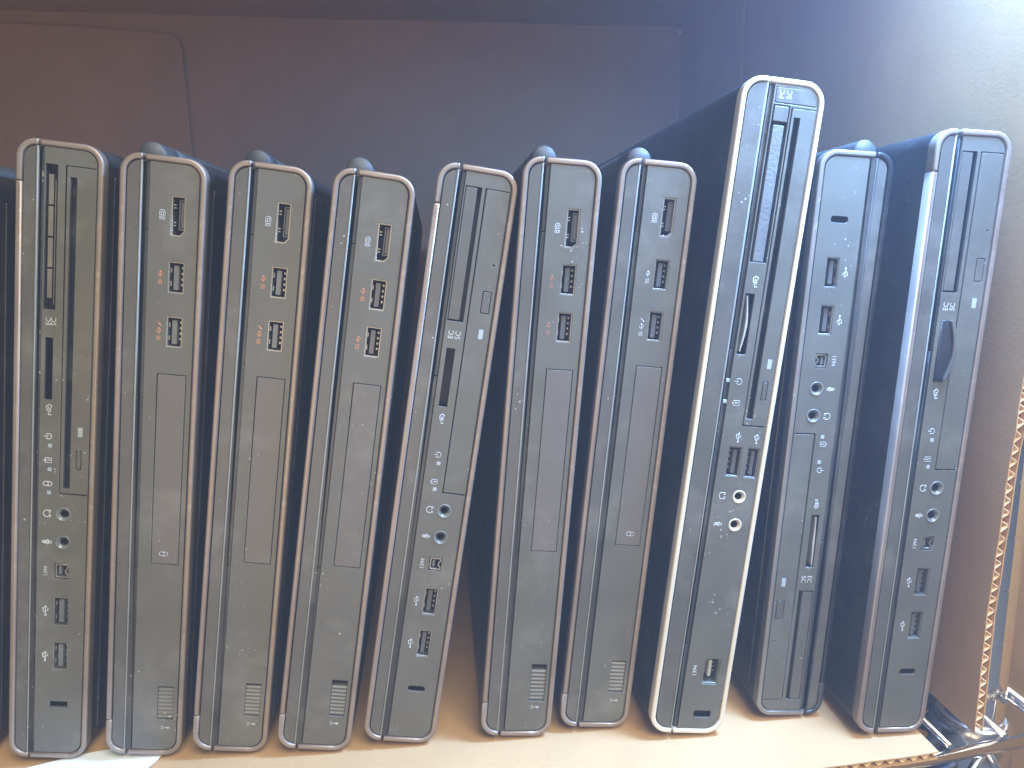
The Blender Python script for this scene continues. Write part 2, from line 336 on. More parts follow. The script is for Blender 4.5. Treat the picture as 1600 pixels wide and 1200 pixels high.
def lock(s, a0, b0, a1, b1, r=None):
    P = rr(a0, b0, a1, b1, (b1-b0)/2*.92 if r is None else r); s.holes.append(P)
    s.plate('lock_slot', [rr(a0-.3, b0-.3, a1+.3, b1+.3, 0)], 3.4, 3.9, BLACK, s.e, .05)
def door(s, a0, b0, a1, b1, icon=None):
    s.holes.append([(a0, b0), (a1, b0), (a1, b1), (a0, b1)])
    o = s.plate('bay_door', [rr(a0+.42, b0+.45, a1-.42, b1-.42, .2)], .02, 1.5, DOORM, s.e, .18, cres=2)
    if icon: s.strokes('disk_symbol', I_HD, icon[0], icon[1], PRINT, o, .85, .11)
def switch(s, a0, b0, a1, b1, off=1.2):
    s.holes.append(rr(a0, b0, a1, b1, .2))
    bm = bmesh.new(); y = .35; n = 8; h = (b1-b0-off-.4)/n
    s.boxbm(bm, a0+.3, b0+off, a1-.3, b1-.35, 1.4, 3)
    for k in range(n):
        q0 = b0+off+k*h
        V = [s.P(a, b, yy) for a in (a0+.3, a1-.3) for b, yy in ((q0+.06, 1.4), (q0+.06, .75), (q0+h*.45, .25), (q0+h-.28, .35), (q0+h-.2, 1.4))]
        vs = [bm.verts.new(v) for v in V]
        bm.faces.new(vs[:5]); bm.faces.new(vs[5:][::-1])
        for i in range(5): j = (i+1) % 5; bm.faces.new((vs[i], vs[5+i], vs[5+j], vs[j]))
    o = s.rawmesh('wireless_switch', bm, FACE, s.e)
    s.plate('switch_well', [rr(a0-.2, b0-.2, a1+.2, b1+.2, .1)], 3.1, 3.5, BLACK, o, .05)
def drive(s, a0, b0, a1, b1, slot=None, hole=None, ej=None, led=None, mat=None, trr=0):
    a1 = min(a1, s.T-s.rw-.52)
    H = [(a0, b0), (a1, b0), (a1, b1), (a0, b1)]; s.holes.append(H)
    outs = [rr(a0+.75, b0+.62, a1-.22, b1-.80, .3)]
    if slot: outs.append(rr(*slot, .15))
    if hole: outs.append(circ(hole[0], hole[1], .55, 16))
    if ej: outs.append(rr(*ej, .5))
    o = s.plate('optical_drive', outs, .02, 1.6, mat or FACE, s.e, .16, cres=2)
    s.plate('drive_tray', [rr(a0+.1, b0+.1, a1-.1, b1-.1, .1)], 3.6, 4.2, SLOTG if slot else BLACK, o, .05)
    if ej: s.plate('eject_button', [rr(ej[0]+.42, ej[1]+.42, ej[2]-.42, ej[3]-.42, .35)], -.05, 1.5, FACE_L, o, .2, cres=2)
    if led: s.plate('activity_light', [rr(led[0]-.9, led[1]-1.9, led[0]+.9, led[1]+1.9, .15)], -.06, .5, LENS, o, .05)
def blank(s, cut, card, mat=None, back=BLACK):
    s.holes.append(rr(*cut, .2))
    o = s.plate('card_slot', [rr(cut[0]-.2, cut[1]-.2, cut[2]+.2, cut[3]+.2, .1)], 5, 5.5, back, s.e, .05)
    if card: s.plate('card_blank', [rr(*card, .25)], .1, 4.8, mat or FACE_L, s.e, .16, cres=2)
def sdslot(s, a0, b0, a1, b1):
    s.holes.append(rr(a0, b0, a1, b1, .4))
    s.plate('memory_card_slot', [rr(a0-.1, b0-.1, a1+.1, b1+.1, .1)], 6.5, 7, BLACK, s.e, .05)
def light(s, a, b): s.plate('status_light', [rr(a-.75, b-.75, a+.75, b+.75, .25)], -.05, .4, LENS, s.e, .06)

# ------------------------------------------------------------------ the ten laptops and the edge of an eleventh
G0 = 'laptop'
def dptype(pose, L, label, dp, u1, u2, ib, iu1, iu2, sw, isw, dr, seams, colr, bolt2, hdd=None, swoff=1.2, tong=TONG_D, D=335, scr=None):
    s = laptop(G0, 30.2, L, pose, label, 'laptop', hinge_top=True, cap='bottom', D=D)
    dport(s, 17.9, dp[0], 23.3, dp[1]); usb(s, 17.7, u1, 23.7, u1+11.9, tong=tong); usb(s, 17.8, u2, 23.8, u2+11.9, tong=tong)
    door(s, 15.0, dr[0], 26.0, dr[1], hdd); switch(s, 19.7, sw[0], 26.3, sw[1], swoff)
    finish(s, seams)
    s.strokes('port_symbol', I_DP, ib[0], ib[1], PRINT, s.e, .85, .11)
    for k, (ic, bo) in enumerate(((iu1, False), (iu2, bolt2))):
        s.strokes('usb_symbol', I_SS+(I_BOLT if bo else []), ic[0], ic[1]+(.9 if bo else .2), colr, s.e, .92, .12)
        s.text('usb_speed_mark', 'SS', ic[0], ic[1]+2.2+(.6 if bo else 0), 2.0, colr, s.e)
    s.strokes('wireless_symbol', I_WIFI, isw[0], isw[1], PRINT, s.e, .9, .13)
    return s
P2 = (-.1223, .0057, .13653, .01393, .0003, .0032)
s2 = dptype(P2, 242.5, 'dark grey laptop with orange port marks and a disk symbol on its bay door', (13.5, 28.5), 37.5, 58.0, (15.1, 20.8), (15.2, 43.3), (15.3, 63.8), (210.9, 226.2), (23.2, 229.7), (80, 157.6), (27, 159.5), ORANGE, True, (20.0, 153.0), .9, TONG_G)
P3 = (-.0869, .0036, .14808, .01926, .0002, -.0062)
s3 = dptype(P3, 239.7, 'dark grey laptop with plain bay door and a lightning bolt in its orange marks', (13.2, 28.5), 37.1, 57.5, (15.2, 20.7), (15.0, 43), (14.9, 63.3), (208.3, 223.3), (23, 226.7), (79.5, 156), (26.6, 157.8), ORANGE, True, None, 1.3, TONG_G)
P4 = (-.0521, .0013, .16227, .02099, -.0006, -.0049)
s4 = dptype(P4, 237.3, 'dark grey laptop with plain bay door and bright orange port marks without any bolt', (18.0, 32.6), 39, 57.2, (14.8, 25.6), (15.2, 45), (15.2, 63.4), (204.8, 221.5), (22.4, 224.7), (79.5, 155.4), (27.3, 157), ORANGE, False, None, 2.9)
P6 = (.0332, .0004, .09582, .00348, 0, -.0020)
s6 = dptype(P6, 239.6, 'dark grey laptop with faded orange port marks, right of the slanting EC SC one', (17.9, 32.9), 38.8, 57.2, (14.8, 25.5), (14.3, 45.2), (14.5, 63.5), (205.9, 223.3), (22.4, 225.9), (79.6, 155.8), (27.4, 157.4), ORANGED, False, None, 2.9)
P7 = (.0675, .0018, .10836, 0, .0001, -.0004)
s7 = dptype(P7, 238.7, 'dark grey laptop with white port marks, just left of the tall cream-rimmed one', (13.3, 28.4), 36.8, 57.0, (15.4, 21.3), (15.4, 43.4), (15.3, 63.5), (207.0, 222.1), (22.7, 225.7), (78.9, 155), (27, 156.8), PRINT, True, (21.0, 149.6), .9)

# -- first laptop: open card slots, worn edges
s = laptop(G0, 30.4, 248.6, (-.1615, .0080, .13698, .01574, .0005, -.0172), 'dusty worn laptop with a long open card slot showing silver springs', 'laptop', cap='top', strip=9.6, gap=(7.6, 8.2))
blank(s, (9.9, 8.3, 14.5, 62.0), None)
sl = s.boxes('card_spring', [(10.6, 12+k*11.6, 12.3, 12+k*11.6+10.9, 1.6, 5) for k in range(4)], METAL, s.e)
s.boxes('slot_rail', [(13.0, 14, 13.25, 60, 1.4, 5)], METAL, s.e)
sdslot(s, 10.9, 72.5, 14.0, 96.8)
drive(s, 16.9, 8.06, 27.9, 134.4, slot=(18.5, 12.2, 21.2, 132.0), ej=(22.9, 115.8, 25.3, 123.9), led=(24.5, 108.6))
jack(s, 19.1, 142.5); jack(s, 19.2, 154.1); fire(s, 16, 162.9, 21.6, 169.6)
usb(s, 15.9, 177.3, 22.1, 189.9, tong=TONG_G); usb(s, 16.0, 196.7, 22.1, 209.3, tong=TONG_G); lock(s, 15.4, 222.8, 22.5, 225.8, .3)
finish(s, (85.8, 221))
s.text('card_mark', 'EC', 12.2, 66.4, 2.6, PRINT, s.e); s.text('card_mark', 'SC', 14.1, 66.4, 2.6, PRINT, s.e)
s.strokes('memory_card_symbol', I_SD, 13, 100.6, PRINT, s.e, 1.1, .22)
for b, ic, nm in ((111.2, I_PW, 'power_symbol'), (120.8, I_BAT, 'battery_symbol'), (130.2, I_HD, 'disk_symbol')): s.strokes(nm, ic, 13, b, PRINT, s.e, .85, .2); light(s, 13.6, b+3.6)
s.strokes('headphone_symbol', I_HP, 13, 142.4, PRINT, s.e, 1, .2); s.strokes('microphone_symbol', I_MIC, 13.1, 154.2, PRINT, s.e, .9, .18)
s.text('port_mark', '1394', 13, 166.5, 2.1, PRINT, s.e); s.strokes('usb_symbol', I_USB, 13.2, 183.3, PRINT, s.e, .95, .2); s.strokes('usb_symbol', I_USB, 13.4, 203, PRINT, s.e, .95, .2)
s1 = s
for c_ in s1.e.children:
    if c_.name.startswith('edge_strip'): c_.data.materials[0] = STRIPW

def type5(pose, T, L, label, gap, strip, sc_=1.0, sdcard=None, flip=False, rimm=None, lidrim=None, slit=None, mat=None, lidcap=None):
    """optical drive and card slot model, numbers for L = 238.8"""
    k = sc_
    s = laptop(G0, T, L, pose, label, 'laptop', cap='top', gap=gap, strip=strip, flip=flip, rimm=rimm, lidrim=lidrim, lidcap=lidcap, hinge_top=False)
    a = slit or {}
    blank(s, (strip+.35, 7.4*k, 17.2, 58.7*k), (strip+.75, 7.9*k, 15.4, 57.9*k))
    sdslot(s, 12.1, 69*k, 15.7, 92.6*k)
    drive(s, 18.3, 7.3*k, 27.9, 127.8*k, hole=(25.6, 35.3*k), ej=(22.8, 45.3*k, 26.6, 54.3*k), led=(24.5, 62.2*k))
    jack(s, 20.4, 135.0*k); jack(s, 20.4, 146.3*k); fire(s, 17.2, 154.8*k, 22.5, 160.9*k)
    usb(s, 17.1, 168.3*k, 22.9, 180.3*k, side='L'); usb(s, 17.2, 187.1*k, 22.8, 199.2*k, side='L'); lock(s, 15.8, 212.4*k, 23.2, 215.2*k)
    finish(s, (80.8*k, 211.3*k), mat=mat)
    s.text('card_mark', 'EC', 13.2, 63.8*k, 2.9, PRINT, s.e, xs=.95); s.text('card_mark', 'SC', 15.9, 63.8*k, 2.9, PRINT, s.e, xs=.95)
    s.strokes('memory_card_symbol', I_SD, 14.2, 97.3*k, PRINT, s.e, 1.0, .2)
    s.strokes('power_symbol', I_PW, 14.8, 112.0*k, PRINT, s.e, .85, .13); light(s, 15.4, 115.5*k)
    s.strokes('battery_symbol', I_BAT, 14.7, 123.2*k, PRINT, s.e, .85, .13); light(s, 15.3, 126.3*k)
    s.strokes('headphone_symbol', I_HP, 14.5, 135.0*k, PRINT, s.e, .95, .14); s.strokes('microphone_symbol', I_MIC, 14.4, 146.3*k, PRINT, s.e, .85, .13)
    s.text('port_mark', '1394', 14.6, 158.1*k, 2.3, PRINT, s.e)
    for b in (174.4, 193.3): s.strokes('usb_symbol', I_USB, 14.4, b*k, PRINT, s.e, .9, .14)
    return s
s5 = type5((-.0165, .0016, .17354, .0175, -.0004, -.0020), 30.4, 238.8, 'slanting laptop in the middle, EC SC printed beside an empty memory card slot', (7.75, 8.75), 10.4)
s10 = type5((.1921, -.0158, .06147, .0053, .0004, -.0034), 30.4, 246.0, 'laptop furthest right, a domed black plug sticking out of its card slot', (8.1, 9.9), 10.5, 1.0195)
s9 = type5((.1550, .0003, .07079, -.0036, .0002, -.0073), 30.4, 241.3, 'laptop standing upside down with its lid on the right, lock slot near the top', (7.2, 8.0), 10.1, 1.005, flip=True, rimm=RIM9, lidrim=COVER, lidcap=STRIP)
for c_ in s9.e.children:
    if c_.name.startswith('lid_highlight_strip'): c_.data.materials[0] = STRIP
# hinge seen at the upper end of the upside-down one
s9.lathe('hinge_barrel', 8.0, s9.L+1.0, [(0, 8), (4.3, 8), (4.8, 8.5), (4.8, 325), (0, 325)], HINGE, s9.e)
# domed plug in the card slot of the last laptop
def dome(s, a0, b0, a1, b1, bulge, mat, name, y0=-3.0, y1=5):
    """a card blank whose right edge bows outward"""
    n = 16; P = [(a0, b0)] + [(a0+(a1-a0)*(.55+.45*math.sin(math.pi*k/n)), b0+(b1-b0)*k/n) for k in range(n+1)] + [(a0, b1)]
    return s.plate(name, [P], y0, y1, mat, s.e, .3, cres=2)
dome(s10, 12.2, 70.3, 17.6, 93.8, 1, SHELL, 'memory_card_blank', -.6, 5)
n = 16; In = [(12.2+5.5*(.55+.45*math.sin(math.pi*k/n)), 70.3+23.5*k/n) for k in range(n+1)]
Ou = [(12.2+7.3*(.45+.55*math.sin(math.pi*k/n)**.8), 70.0+24.1*k/n) for k in range(n+1)]
s10.plate('card_blank_edge', [Ou+In[::-1]], -1.6, .2, FACE_L, s10.e, .3, cres=2)
# curved pale card edges in the slots of the cream-rimmed and the upside-down laptop
def cardedge(s, a0, b0, a1, b1, bow, mat=PEARL, wd=.9):
    n = 14
    L_ = [(a0+(a1-a0)*k/n+bow*math.sin(math.pi*k/n), b0+(b1-b0)*k/n) for k in range(n+1)]
    P = L_ + [(p[0]+wd*(1-.5*abs(2*i/n-1)), p[1]) for i, p in reversed(list(enumerate(L_)))]
    s.plate('memory_card_blank', [P], .3, 6, mat, s.e, .08, cres=2)
cardedge(s9, 12.7, 70.3, 13.2, 92.0, -.2)

# -- tall cream-rimmed laptop
s = laptop(G0, 32.3, 266.7, (.1067, -.0069, .12025, .00703, 0, -.0037), 'tallest laptop, with a cream rim, cream-ringed audio jacks and PC SC printed at its top', 'laptop', cap=None, gap=(9.9, 10.7), strip=12.4, rimm=RIM8, rw=2.05, rad=8.0, D=350)
s.holes.append(rr(13.0, 3.1, 29.5, 9.0, (.3, 5.0, .2, .2)))
btn = s.plate('top_panel', [rr(13.3, 3.3, 29.3, 8.6, (.3, 4.8, .2, .2))], -.02, 1.5, FACE_L, s.e, .17, cres=2)
s.text('card_mark', 'PC', 15.6, 5.6, 2.7, PRINT, btn); s.text('card_mark', 'SC', 18.5, 5.6, 2.7, PRINT, btn)
blank(s, (12.75, 9.25, 19.6, 67.3), None)
s.plate('card_eject_button', [rr(13.45, 9.8, 19.1, 15.3, .3)], .0, 4.8, FACE_L, s.e, .25, cres=2)
s.plate('card_blank', [rr(14.0, 16.6, 18.3, 66.9, .3)], .1, 4.8, TEXT, s.e, .25, cres=2)
sdslot(s, 13.1, 79, 17.1, 103)
cardedge(s, 14.0, 80, 14.2, 101.8, 1.0)
drive(s, 19.9, 9.6, 29.7, 131.4, slot=(21.4, 13.1, 24.1, 128.4), ej=(25.7, 112.6, 28.3, 120.5), led=(27.3, 105.8))
usb(s, 16.0, 139.7, 22.0, 152.4, side='R', pins=METAL); usb(s, 23.9, 139.8, 29.35, 152.5, side='R', pins=METAL)
jack(s, 23.5, 160.5, 2.9, JACKC); jack(s, 23.6, 172.5, 2.9, JACKC)
P = rr(19.7, 231.6, 26.9, 243.8, (2.2, 1.2, .2, .2)); s.holes.append(P)
o = s.plate('firewire_port', [rr(19.8, 231.7, 26.8, 243.7, (2.1, 1.1, .2, .2)), rr(20.35, 232.2, 26.3, 243.1, (1.7, .8, .15, .15))], .4, 8, METAL, s.e, .1); s.plate('port_back', [rr(19.9, 231.9, 26.6, 243.5, 0)], 8.05, 8.4, BLACK, o, .05)
s.plate('tongue', [rr(22.2, 233.2, 23.6, 240.4, .3)], .8, 7.9, PEARL, o, .2)
s.boxes('contact_pins', [(20.6, 233+k*1.9, 25.9, 233.5+k*1.9, 3, 7.5) for k in range(4)], METAL, o)
lock(s, 18.4, 255.9, 26.2, 259.4, .9)
finish(s, (101, 113.5, 122, 226.3))
for b in (113.5, 122): s.plate('indicator_tab', [rr(10.9, b-.75, 13.0, b+.75, .2)], .3, 1.5, LENS, s.e, .2)
s.strokes('memory_card_symbol', I_SD, 16.4, 74.5, PRINT, s.e, 1.1, .22); s.strokes('power_symbol', I_PW, 16.0, 113.6, PRINT, s.e, .95, .12); s.strokes('battery_symbol', I_BAT, 16.2, 122.2, PRINT, s.e, .9, .13)
s.strokes('usb_symbol', I_USB, 19.3, 136, PRINT, s.e, .9, .16); s.strokes('usb_symbol', I_USB, 27.0, 136, PRINT, s.e, .9, .16)
s.strokes('headphone_symbol', I_HP, 16.3, 160.5, PRINT, s.e, 1, .15); s.strokes('microphone_symbol', I_MIC, 16.2, 172.5, PRINT, s.e, .9, .14)
s.text('port_mark', '1394', 16.2, 237.6, 2.5, PRINT, s.e)
s8 = s

# -- neighbour at the left frame edge, only its right side shows
s0 = laptop(G0, 30.2, 240, (-.2020, .0105, .145, .0175, 0, 0), 'laptop cut off by the left frame edge, only its dark underside showing', 'laptop', cap='bottom', hinge_top=True)
finish(s0, (27, 158))

# ------------------------------------------------------------------ cardboard
def cardboard(name, col, var=.10):
    m, t, b = nodes(name); N = t.nodes; L = t.links
    tc = N.new('ShaderNodeTexCoord'); mp = N.new('ShaderNodeMapping'); mp.inputs['Scale'].default_value = (1, 1, 1); L.new(tc.outputs['Object'], mp.inputs[0])
    n1 = N.new('ShaderNodeTexNoise'); n1.inputs['Scale'].default_value = 900; n1.inputs['Detail'].default_value = 6; L.new(mp.outputs[0], n1.inputs[0])
    n2 = N.new('ShaderNodeTexNoise'); n2.inputs['Scale'].default_value = 14; n2.inputs['Detail'].default_value = 7; n2.inputs['Roughness'].default_value = .65; L.new(mp.outputs[0], n2.inputs[0])
    a = N.new('ShaderNodeMath'); a.operation = 'MULTIPLY_ADD'; a.inputs[1].default_value = .35; L.new(n1.outputs[0], a.inputs[0]); L.new(n2.outputs[0], a.inputs[2])
    mr = N.new('ShaderNodeMapRange'); mr.inputs[1].default_value = .45; mr.inputs[2].default_value = .9; mr.inputs[3].default_value = 1-var; mr.inputs[4].default_value = 1+var; L.new(a.outputs[0], mr.inputs[0])
    hs = N.new('ShaderNodeHueSaturation'); hs.inputs['Color'].default_value = (*col, 1); L.new(mr.outputs[0], hs.inputs['Value']); L.new(hs.outputs[0], b.inputs['Base Color'])
    b.inputs['Roughness'].default_value = .85
    bp = N.new('ShaderNodeBump'); bp.inputs['Strength'].default_value = .35; bp.inputs['Distance'].default_value = .0006; L.new(a.outputs[0], bp.inputs['Height']); L.new(bp.outputs[0], b.inputs['Normal'])
    return m
CARD = cardboard('brown_cardboard', (.44, .27, .12)); CARDI = cardboard('brown_cardboard_edge', (.62, .46, .27))
CARDD = cardboard('brown_cardboard_back', (.47, .27, .15))  # cardboard copy with warm bounce light put into its colour
def mesh(name, V, F, mat, parent=None, smooth=False):
    me = bpy.data.meshes.new(name); me.from_pydata([tuple(v) for v in V], [], F); me.update()
    bm = bmesh.new(); bm.from_mesh(me); bmesh.ops.recalc_face_normals(bm, faces=bm.faces); bm.to_mesh(me); bm.free()
    if smooth:
        for p in me.polygons: p.use_smooth = True
    return link(name, me, mat, parent)
box = bpy.data.objects.new('cardboard_box', None); COL.objects.link(box); box.location = (0, .18, 0)
box['label'] = 'brown corrugated cardboard box on its side, holding the row of laptops'; box['category'] = 'box'
def put(o): o.parent = box; o.matrix_parent_inverse = Matrix.Translation((0, -.18, 0)); return o

def gsheet(name, fn, nu, nv, th, mat, nrm):
    """bent sheet with thickness: fn(u,v) -> Vector, nrm = offset direction of the second skin"""
    V = []; F = []
    for k in (0, 1):
        for i in range(nu+1):
            for j in range(nv+1): V.append(fn(i/nu, j/nv)+Vector(nrm)*th*k)
    W = nv+1; S = (nu+1)*W
    for k in (0, 1):
        for i in range(nu):
            for j in range(nv): F.append((k*S+i*W+j, k*S+(i+1)*W+j, k*S+(i+1)*W+j+1, k*S+i*W+j+1))
    for i in range(nu):
        for j in (0, nv): F.append((i*W+j, (i+1)*W+j, S+(i+1)*W+j, S+i*W+j))
    for j in range(nv):
        for i in (0, nu): F.append((i*W+j, i*W+j+1, S+i*W+j+1, S+i*W+j))
    return mesh(name, V, F, mat, None, False)
from mathutils import noise
def nz(x, y, z, s): return noise.noise(Vector((x*s, y*s, z*s)))
X0, X1, Y1, ZT = -.42, .2125, .400, .400
FR = .1915   # right end of the floor sheet
# floor: upper liner, flutes, lower liner
def floor_front(x): return -.0330+.0052*max(0, (x-.10))/.09 + .0006*nz(x, 0, 0, 60)
def fl(u, v):
    x = X0+(FR-X0)*u; y = floor_front(x)+(Y1-floor_front(x))*v
    return Vector((x+(.0008*nz(0, y, 0, 50) if u == 1 else 0), y, -.0006+.0005*nz(x, y, 0, 12)))
put(gsheet('floor_panel', fl, 120, 60, .0005, CARD, (0, 0, -1)))
put(gsheet('floor_lower_liner', lambda u, v: fl(u, v)+Vector((0, .0006, -.0036)), 120, 20, .0005, CARD, (0, 0, -1)))
def flute(name, p0, along, across, depth, length, amp, pitch, deep, mat):
    n = int(length/pitch*12); V = []; F = []
    for i in range(n+1):
        t = i/n*length; c_ = amp*math.sin(2*math.pi*t/pitch)
        for j in (0, 1): V.append(p0+along*t+across*c_+depth*deep*j)
    for i in range(n): F.append((2*i, 2*i+2, 2*i+3, 2*i+1))
    o = mesh(name, V, F, mat, None, True); m = o.modifiers.new('s', 'SOLIDIFY'); m.thickness = .0004; m.offset = 0
    return put(o)
# front edge of the floor follows the same line as the sheet
n = 700; V = []; F = []
for i in range(n+1):
    x = -.26+(FR-.0008+.26)*i/n; c_ = .00125*math.sin(2*math.pi*x/.0052)
    for j in (0, 1): V.append(Vector((x, floor_front(x)+.0010+.03*j, -.00265+c_+.0005*nz(x, -.03, 0, 12))))
for i in range(n): F.append((2*i, 2*i+2, 2*i+3, 2*i+1))
o = mesh('floor_flutes', V, F, CARDI, None, True); m_ = o.modifiers.new('s', 'SOLIDIFY'); m_.thickness = .0004; m_.offset = 0; put(o)
# back wall
put(gsheet('back_wall', lambda u, v: Vector((X0+(X1+.005-X0)*u, Y1+.0015*nz(u*3, 0, v*2, 1.3), -.002+(ZT+.006+.010*(1-u))*v)), 60, 40, .004, CARDD, (0, 1, 0)))
# inner flap glued on the left of the back wall, rounded upper corner
pts = [(X0+.002, .001), (-.2185, .001), (-.2185, .378)] + [(-.2285+.010*math.cos(math.radians(t)), .378+.013*math.sin(math.radians(t))) for t in (15, 35, 55, 75, 90)] + [(-.30, .3965), (X0+.002, .4005)]
V = [Vector((p[0], Y1-.0022-.0022*k, p[1])) for k in (0, 1) for p in pts]; n = len(pts)
F = [tuple(range(n)), tuple(range(n, 2*n))] + [(i, (i+1) % n, n+(i+1) % n, n+i) for i in range(n)]
o = mesh('back_flap', V, F, CARDD); put(o); m_ = o.modifiers.new('b', 'BEVEL'); m_.width = .0009; m_.segments = 2
o = mesh('corner_light_spot', [(X1-.004, Y1-.004, .3915), (X1-.0012, Y1-.0045, .3925), (X1-.0008, Y1-.004, .3965), (X1-.0030, Y1-.0035, .3955), (X1-.002, Y1-.0060, .394)], [(0, 1, 4), (1, 2, 4), (2, 3, 4), (3, 0, 4), (0, 1, 2, 3)], plastic('corner_light_white', (.8, .8, .8))); put(o)  # white fleck stands in for light shining through a hole in the corner
# ceiling
put(gsheet('ceiling_panel', lambda u, v: Vector((X0+(X1+.004-X0)*u, -.02+(Y1+.023)*v, ZT+.010*(1-u)-.0012*math.sin(3*v)+.0008*nz(u*3, v*3, 0, 1))), 40, 30, .004, CARDD, (0, 0, 1)))
put(gsheet('left_wall', lambda u, v: Vector((X0, -.03+(Y1+.03)*u, -.002+(ZT+.01)*v)), 10, 10, .004, CARD, (-1, 0, 0)))
# right wall: bowed sheet with open flutes on its front edge
def wfront(z): return -.0185+.0012*nz(0, 0, z, 40)+.0005*nz(0, 0, z, 160)-.010*max(0, z-.05)/.2
def wx(y, z):
    c_ = .0028*math.sin(math.pi*min(1, max(0, (Y1-y)/.42)))+.001*nz(0, y, z, 7)
    # soft vertical crease
    c_ += .0010*math.exp(-((y-.262)/.003)**2)
    return X1+c_+.0012*(1-min(1, (y+.02)/.1))
def wz0(y): return -.0006+.0004*nz(0, y, 0, 60)
put(gsheet('right_wall', lambda u, v: (lambda z: (lambda y: Vector((wx(y, z), y, z)))(wfront(z)+(Y1-wfront(z))*u))(wz0(u)+(ZT+.0025)*v), 120, 90, .00045, CARD, (1, 0, 0)))
put(gsheet('right_wall_outer_liner', lambda u, v: (lambda z: (lambda y: Vector((wx(y, z)+.0040, y, z)))(wfront(z)+.0006+(Y1-wfront(z))*u))(wz0(u)+(ZT+.0025)*v), 60, 60, .00045, CARD, (1, 0, 0)))
n = 1100; V = []; F = []
for i in range(n+1):
    z = .0005+.385*i/n; c_ = .00135*math.sin(2*math.pi*z/.0054+2.6*nz(0, 0, z, 55))*(1+.5*nz(0, 3, z, 90))
    for j in (0, 1):
        y = wfront(z)+.0008+.03*j; V.append(Vector((wx(y, z)+.00225+c_, y, z)))
for i in range(n): F.append((2*i, 2*i+2, 2*i+3, 2*i+1))
o = mesh('right_wall_flutes', V, F, CARDI, None, True); m_ = o.modifiers.new('s', 'SOLIDIFY'); m_.thickness = .0004; m_.offset = 0; put(o)

# torn white paper on the floor in front of the first two laptops
PAPER, t_, b_ = nodes('pale_paper'); b_.inputs['Base Color'].default_value = (.74, .80, .82, 1); b_.inputs['Roughness'].default_value = .7
pts = [(-.215, -.0375), (-.1440, -.0375), (-.1425, -.0300), (-.1452, -.0235), (-.1410, -.0165), (-.1420, -.009), (-.1385, -.002), (-.1370, .004), (-.150, .010), (-.172, .006), (-.190, .000), (-.205, -.012)]
V = [Vector((p[0]+.007, p[1]+.005, .0004+.0003*k)) for k in (0, 1) for p in pts]; n = len(pts)
o = mesh('paper_sheet', V, [tuple(range(n)), tuple(range(n, 2*n))] + [(i, (i+1) % n, n+(i+1) % n, n+i) for i in range(n)], PAPER)
o['label'] = 'pale paper scrap lying on the cardboard under the two leftmost laptops'; o['category'] = 'paper'

# ------------------------------------------------------------------ chrome wire shelf, post, things outside the box
CHROME = plastic('chrome', (.80, .80, .80), .10, .05, 0, metal=1.0, wear=0)
CHROMED = plastic('dull_chrome', (.62, .63, .65), .22, .1, 0, metal=1.0)
def tube(bm, p0, p1, r, n=14):
    p0, p1 = Vector(p0), Vector(p1); d_ = (p1-p0).normalized(); q = d_.orthogonal().normalized(); w_ = d_.cross(q); rg = []
    for p in (p0, p1): rg.append([bm.verts.new(p+q*r*math.cos(2*math.pi*k/n)+w_*r*math.sin(2*math.pi*k/n)) for k in range(n)])
    for k in range(n): f = bm.faces.new((rg[0][k], rg[0][(k+1) % n], rg[1][(k+1) % n], rg[1][k])); f.smooth = True
    bm.faces.new(rg[0]); bm.faces.new(rg[1])
def tobj(name, segs, r, mat, parent=None):
    bm = bmesh.new()
    for a, b in segs: tube(bm, a, b, r)
    bmesh.ops.recalc_face_normals(bm, faces=bm.faces); me = bpy.data.meshes.new(name); bm.to_mesh(me); bm.free(); return link(name, me, mat, parent)
shelf = bpy.data.objects.new('wire_shelf', None); COL.objects.link(shelf); shelf['label'] = 'chrome wire shelf under the box, its front rod showing at the lower right'; shelf['category'] = 'shelf'
tobj('front_rod', [((-.6, -.122, -.0105), (.262, -.0105, -.0105))], .0027, CHROME, shelf)
tobj('lower_rod', [((-.6, -.122, -.0420), (.262, -.0105, -.0420))], .0030, CHROME, shelf)
tobj('side_rod', [((.262, -.0105, -.0105), (.262, .45, -.0105))], .0032, CHROME, shelf)
for k in range(30): tobj('shelf_wire', [((-.58+k*.0280, -.0105-(.262+.58-k*.028)*.1294, -.0066), (-.58+k*.0280, .45, -.0066))], .0014, CHROME, shelf)
for k in range(9): tobj('truss_wire', [((.262-.04*k, -.0105-.04*k*.1294, -.0105), (.262-.04*k-.02, -.0131-.04*k*.1294, -.042)), ((.262-.04*k-.02, -.0131-.04*k*.1294, -.042), (.262-.04*k-.04, -.0157-.04*k*.1294, -.0105))], .0018, CHROME, shelf)
# grooved round post
post = bpy.data.objects.new('shelf_post', None); COL.objects.link(post); post['label'] = 'grooved chrome shelf post standing at the right edge beside the corrugated wall'; post['category'] = 'post'
PX, PY = .2415, .0170; post.location = (PX, PY, -.10)
R_ = .0127; bm = bmesh.new(); n = 64; z = -.10
def band(bm, r0, z0, r1, z1):
    A = [[bm.verts.new((r*math.cos(2*math.pi*k/n), r*math.sin(2*math.pi*k/n), zz+.10)) for k in range(n)] for r, zz in ((r0, z0), (r1, z1))]
    for k in range(n): bm.faces.new((A[0][k], A[0][(k+1) % n], A[1][(k+1) % n], A[1][k])).smooth = True
while z < .55:
    band(bm, R_, z, R_, z+.0244); band(bm, R_, z+.0244, R_-.0005, z+.0247); band(bm, R_-.0005, z+.0247, R_-.0005, z+.0251); band(bm, R_-.0005, z+.0251, R_, z+.0254); z += .0254
me = bpy.data.meshes.new('post_tube'); bm.to_mesh(me); bm.free(); link('post_tube', me, CHROME, post)
